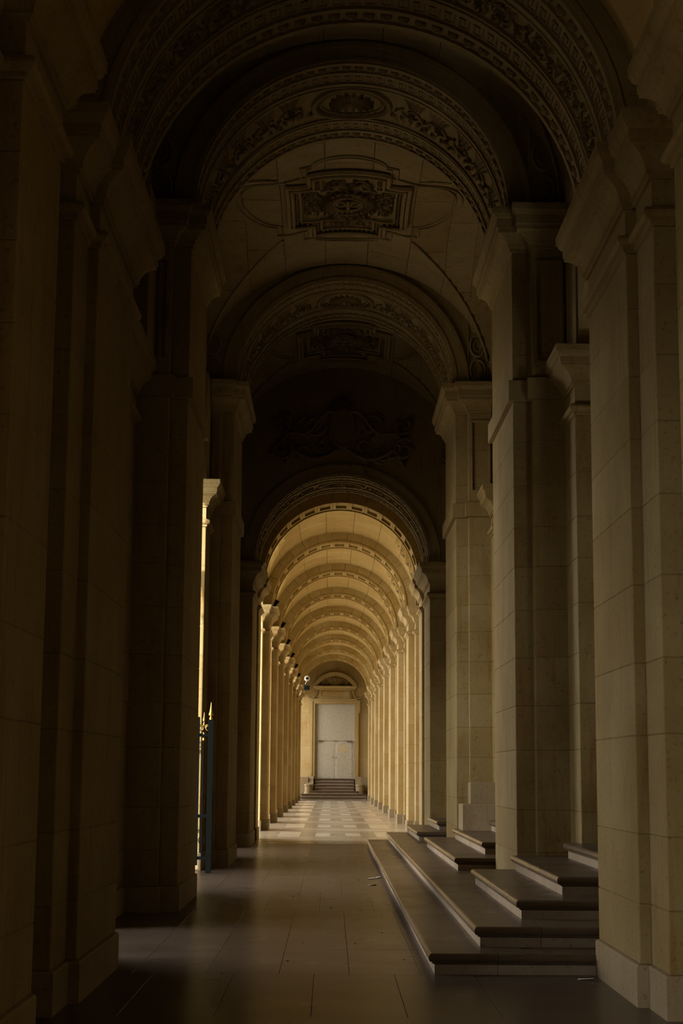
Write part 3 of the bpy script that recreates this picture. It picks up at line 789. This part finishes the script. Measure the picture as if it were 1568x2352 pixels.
for sx in (-1, 1):
    m.tube([f(sx*.06, .18, .08), f(sx*.2, .27, .1), f(sx*.36, .22, .08), f(sx*.5, .06, .06)], [.05, .06, .05, .02], 6)      # wings
    m.tube([f(sx*.04, -.05, .1), f(sx*.16, -.2, .12), f(sx*.12, -.33, .1)], [.06, .05, .03], 6)                              # legs
    m.tube([f(sx*.08, .10, .1), f(sx*.24, .04, .12), f(sx*.33, .10, .1)], [.04, .035, .03], 6)                              # arms
    scroll(m, f, sx*.42, -.08, .13, 0, 1.3, sx, .03, .06); scroll(m, f, sx*.66, -.18, .10, 0, 1.2, sx, .025, .05)
    for j in range(8): leaf(m, f, sx*(.22+.08*j), -.30, pi/2+sx*.5-.1*j*sx, .16, .08, .08)
m.tube([f(0, -.1, .1), f(0, .05, .13), f(0, .18, .11)], [.06, .085, .06], 8); 
m.lathe(f(0, .28, .12), [(.01, -.06), (.05, -.03), (.055, .01), (.035, .05), (.005, .065)], 8)
m.build('figure_carving', CARVE, door)
m = MB(); m.box(-1.4, 1.8, YE+.2, YE+.4, 0, 5.7); m.build('wall_stone', DARK, we)  # backing added behind the door so no sky shows through its gaps
# the grey door itself
dr = empty('door_1', kind='structure')
m = MB(); m.box(-.95, 1.40, YE+.10, YE+.16, 3.42, 5.58); m.box(-.95, -.82, YE+.10, YE+.16, 1.2, 3.42); m.box(1.27, 1.40, YE+.10, YE+.16, 1.2, 3.42)
m.build('fixed_panel', GREYP, dr)
def leafdoor(x0, x1, hinge, hand):
    m = MB(); m.cbox(x0, x1, YE+.09, YE+.15, 1.215, 3.405, .006); o = m.build('door_leaf', GREYP, dr)
    for zz in (1.45, 2.3, 3.0, 3.2):
        h = MB(); h.lathe((hinge, YE+.085, zz), [(.013, 0), (.013, .09)], 8); h.build('hinge', STEEL, o)
    h = MB(); h.box(hand-.03, hand+.03, YE+.075, YE+.09, 2.40, 2.44); h.lathe((hand, YE+.06, 2.46), [(.02, 0), (.02, .03)], 10, 'y'); h.build('lock', STEEL, o)
    for zz in (2.30, 2.62):
        h = MB(); h.lathe((hand, YE+.07, zz), [(.014, 0), (.014, .03)], 8, 'y'); h.build('bolt', STEEL, o)
    return o
la = leafdoor(-.81, .222, -.80, .13); lb = leafdoor(.228, 1.26, 1.25, .31)
for a, b, d in ((-.78, -.36, 1), (1.23, .80, -1)):
    c = MB(); c.box(min(a, b), max(a, b)-(0), YE+.04, YE+.07, 3.40, 3.43)
    c.box(min(a, a+d*.26), max(a, a+d*.26), YE+.02, YE+.08, 3.33, 3.38); c.build('door_closer', STEEL, dr)
c = MB(); c.box(.10, .34, YE+.05, YE+.09, 3.40, 3.43); c.box(.30, .34, YE+.05, YE+.09, 3.36, 3.40); c.build('door_latch', STEEL, dr)
c = MB(); c.box(1.30, 1.315, YE+.085, YE+.1, 1.25, 3.4); c.box(1.29, 1.37, YE+.06, YE+.1, 2.33, 2.40); c.build('cable_conduit', WHITEP, dr)
# bare patch where paint differs on the second leaf
pm = MB()
def blob(cx_, cz_, rx, rz, n=22):
    yb_ = YE+.0885-.0008*(len(pm.v)//20); vs_ = [(cx_, yb_, cz_)]
    for k in range(n):
        q = 1+.28*sin(3*k)+.2*cos(5*k+1); vs_.append((cx_+rx*q*cos(2*pi*k/n), yb_, cz_+rz*q*sin(2*pi*k/n)))
    pm.add(vs_, [(0, k+1, (k+1) % n+1) for k in range(n)])
blob(.68, 2.92, .23, .13); blob(.52, 2.80, .14, .09); blob(.85, 2.84, .13, .1); blob(.62, 3.14, .08, .06); blob(.78, 3.16, .07, .07)
blob(.70, 2.42, .07, .05); blob(.78, 2.50, .04, .08); blob(.85, 1.9, .10, .07); blob(.98, 1.75, .08, .06)
pm.build('paint_patch', PATCH, lb)
# steps up to the door
es = empty('door_steps', 'worn stone steps rising to the grey double door', 'steps')
for i in range(7):
    h = 1.205/7; z0 = i*h; y0 = 95.6+.33*i
    if i < 2: a, b = -1.72, 2.12
    elif i == 2: a, b = -1.18, 1.62
    else: a, b = -.97, 1.42
    blk(a, b, y0, YE+.3, z0, (1, 1, 1, 0), es, h=h)
# cheek walls with round newels
for sx, wch in ((-1, 'courtyard side'), (1, 'wall side')):
    ck = empty('cheek_wall', 'curved pale stone cheek wall with round newel beside the door steps, '+wch, 'wall', 'cheek walls of the door steps')
    xi = (-1.0 if sx < 0 else 1.44); xc = xi+sx*.26
    m = MB(); m.lathe((xc, 96.55, .345), [(.25, 0), (.25, .06), (.225, .09), (.225, .40), (.24, .43), (.26, .46), (.26, .52), (.23, .55), (.02, .56)], 22)
    m.build('newel', BASE, ck, smooth=False)
    # sweeping wall rising from the newel to the frame
    m = MB(); P = [(96.6, .70), (96.75, .74), (96.95, .86), (97.15, 1.05), (97.3, 1.22), (97.5, 1.32), (97.75, 1.34), (98.0, 1.34)]
    x0, x1 = min(xi, xi+sx*.42), max(xi, xi+sx*.42)
    for (ya, za), (yb, zb) in zip(P[:-1], P[1:]):
        m.quad((x0, ya, za), (x1, ya, za), (x1, yb, zb), (x0, yb, zb))
        for x in (x0, x1): m.quad((x, ya, 0), (x, yb, 0), (x, yb, zb), (x, ya, za))
    m.quad((x0, 96.6, 0), (x1, 96.6, 0), (x1, 96.6, .7), (x0, 96.6, .7)); m.quad((x0, 98, 0), (x1, 98, 0), (x1, 98, 1.34), (x0, 98, 1.34))
    m.build('sweep', BASE, ck)
    m = MB(); a, b = xi+sx*.30, AX+sx*2.1
    m.cbox(min(a, b), max(a, b), 97.05, 98, .34, 1.30, .01); m.build('side_block', BASE, ck)

# ================================================================== GATE
gt = empty('iron_gate', 'open dark green iron gate leaf with gilded spear tips between the courtyard piers', 'gate')
gy = 26.05
m = MB(); m.box(-1.925, -1.84, gy-.04, gy+.04, .0, 2.36); m.build('gate_stile', IRON, gt)
def spear(x, z, h, parent, r_=.034):
    m = MB(); m.lathe((x, gy, z), [(r_*.8, 0), (r_*.8, .03), (r_*.45, .04), (r_*.45, .055), (r_*1.1, .07), (r_*1.15, .09), (r_*.8, .115), (r_*.55, h*.6), (.004, h)], 8)
    m.build('spear_tip', GOLD, parent)
spear(-1.883, 2.36, .27, gt)
for i in range(8):
    x = -2.04-.13*i
    if i == 7: x = -2.95
    if i == 1: x = -2.105
    if i == 0: x = -1.99
    m = MB()
    if i == 7: m.box(x-.04, x+.04, gy-.04, gy+.04, .0, 2.36)
    elif i == 1: m.box(x-.05, x+.05, gy-.03, gy+.03, .12, 2.40)
    else: m.tube([(x, gy, .25), (x, gy, 2.28)], .013, 8)
    b = m.build('gate_stile' if i in (1, 7) else 'bar', IRON, gt)
    m = MB(); m.lathe((x, gy, 2.03), [(.016, 0), (.024, .01), (.024, .04), (.016, .05)], 8); m.lathe((x, gy, 2.12), [(.016, 0), (.022, .01), (.022, .03), (.016, .04)], 8)
    m.build('collar', GOLD, b)
    spear(x, 2.40 if i == 1 else 2.27 if i < 7 else 2.36, .2, b, .02)
    if i < 7:   # gilt scroll linking the bars
        m = MB(); pts = []
        for k in range(20):
            q = k/19; a = pi-q*3.4*pi; r_ = .055*(1-q*.65)
            pts.append((x+.065+r_*cos(a), gy, 2.23+r_*sin(a)))
        m.tube(pts, .009, 6); m.build('scroll', GOLD, b)
        m = MB(); m.tube([(x+.0+.05*cos(j*pi/8), gy, .50+.06*sin(j*pi/8)) for j in range(16)], .007, 6, closed=True); m.lathe((x, gy, .55), [(.008, 0), (.012, .04), (.002, .13)], 6)
        m.build('ring_ornament', IRON, b)
for z in (2.12, .87, .23):
    m = MB(); m.box(-2.95, -1.92, gy-.02, gy+.02, z-.025, z+.025); m.build('rail', IRON, gt)

# ================================================================== FLOODLIGHTS AND CAMERAS on the courtyard-side capitals
def flood(i, y, label):
    t = empty('floodlight', label, 'lamp', 'floodlights on the capitals')
    x = AX-1.80; z = ZCAP
    m = MB(); m.tube([(x-.07, y, z+.0), (x-.07, y, z+.16)], .012, 6); m.tube([(x+.07, y, z+.0), (x+.07, y, z+.16)], .012, 6); m.box(x-.08, x+.08, y-.03, y+.03, z, z+.015)
    m.build('bracket', STEEL, t)
    m = MB()
    vs_ = []
    ca, sa = cos(.5), sin(.5)
    for (dx, dz, w) in ((-.02, .06, .035), (.09, .23, .065)):
        for sx, sy in ((-1, -1), (1, -1), (1, 1), (-1, 1)):
            vs_.append((x+dx+sx*w*ca, y+sy*w*1.3, z+dz-sx*w*sa))
    m.add(vs_, [(0, 1, 2, 3), (4, 5, 6, 7), (0, 1, 5, 4), (1, 2, 6, 5), (2, 3, 7, 6), (3, 0, 4, 7)])
    m.build('lamp_head', BLACK, t)
for j, i in enumerate((4, 5, 6, 7, 8, 9)):
    flood(i, KS[i]+.45, 'small black floodlight on the capital of the %s courtyard pier beyond the pavilion corner' % ordn[i-4])
cc = empty('security_camera', 'white bullet security camera on the courtyard side near the grey door', 'camera')
m = MB(); m.lathe((-1.32, 90.0, 6.62), [(.10, 0), (.15, .05), (.16, .25), (.15, .3), (.02, .31)], 14, 'y'); m.build('camera_housing', WHITEP, cc)
m = MB(); m.lathe((-1.32, 89.97, 6.62), [(.07, 0), (.07, .04)], 12, 'y'); m.build('lens', BLACK, cc)
m = MB(); m.tube([(-1.32, 90.15, 6.5), (-1.42, 90.15, 6.3), (-1.72, 90.15, 6.25)], .03, 6); m.build('arm', STEEL, cc)
cb = empty('projector_box', 'black square projector box below the white security camera', 'lamp')
m = MB(); m.cbox(-1.50, -1.18, 90.1, 90.4, 6.0, 6.24, .02); m.build('box_body', BLACK, cb)
m = MB(); m.tube([(-1.45, 90.25, 6.12), (-1.66, 90.25, 6.12)], .03, 6); m.build('arm', STEEL, cb)

# ================================================================== LITTER
def scrap(pts, label, mat=PAPER, name='paper_scrap', cat='litter', th=.004):
    m = MB(); n = len(pts)
    m.add([(x, y, .001+th) for x, y in pts]+[(x, y, .0005) for x, y in pts], [tuple(range(n)), tuple(range(n, 2*n))]+[(k, (k+1) % n, n+(k+1) % n, n+k) for k in range(n)])
    m.v = [(x, y, z+(.012 if (i % n) == 1 else 0)) for i, (x, y, z) in enumerate(m.v)]
    o = m.build(name, mat); o['label'] = label; o['category'] = cat
scrap([(.56, 24.9), (.70, 24.98), (.66, 25.2), (.58, 25.1)], 'crumpled white paper scrap on the floor beside the lowest step')
scrap([(.69, 25.15), (.76, 25.2), (.77, 25.5), (.70, 25.4)], 'small white paper scrap almost touching the lowest step')
scrap([(.53, 23.5), (.66, 23.55), (.65, 23.66), (.54, 23.6)], 'flat white paper slip, nearer of the scraps by the lowest step')
scrap([(1.90, 12.98), (2.02, 12.96), (2.03, 13.03), (1.92, 13.04)], 'pale paper slip on the floor at the corner of step and nearest stair-side pier')
m = MB(); rnd = random.Random(3)
for k in range(60):
    x = rnd.choice([rnd.uniform(.45, .76), rnd.uniform(-1.5, .7)]); y = rnd.uniform(13, 34); r_ = rnd.uniform(.004, .012)
    m.lathe((x, y, 0), [(r_, 0), (r_*.8, r_*.5), (.001, r_*.8)], 5)
m.build('grit', LEAFD, None, kind='stuff', label='scattered dark grit and crumbs on the floor beside the steps', category='debris')
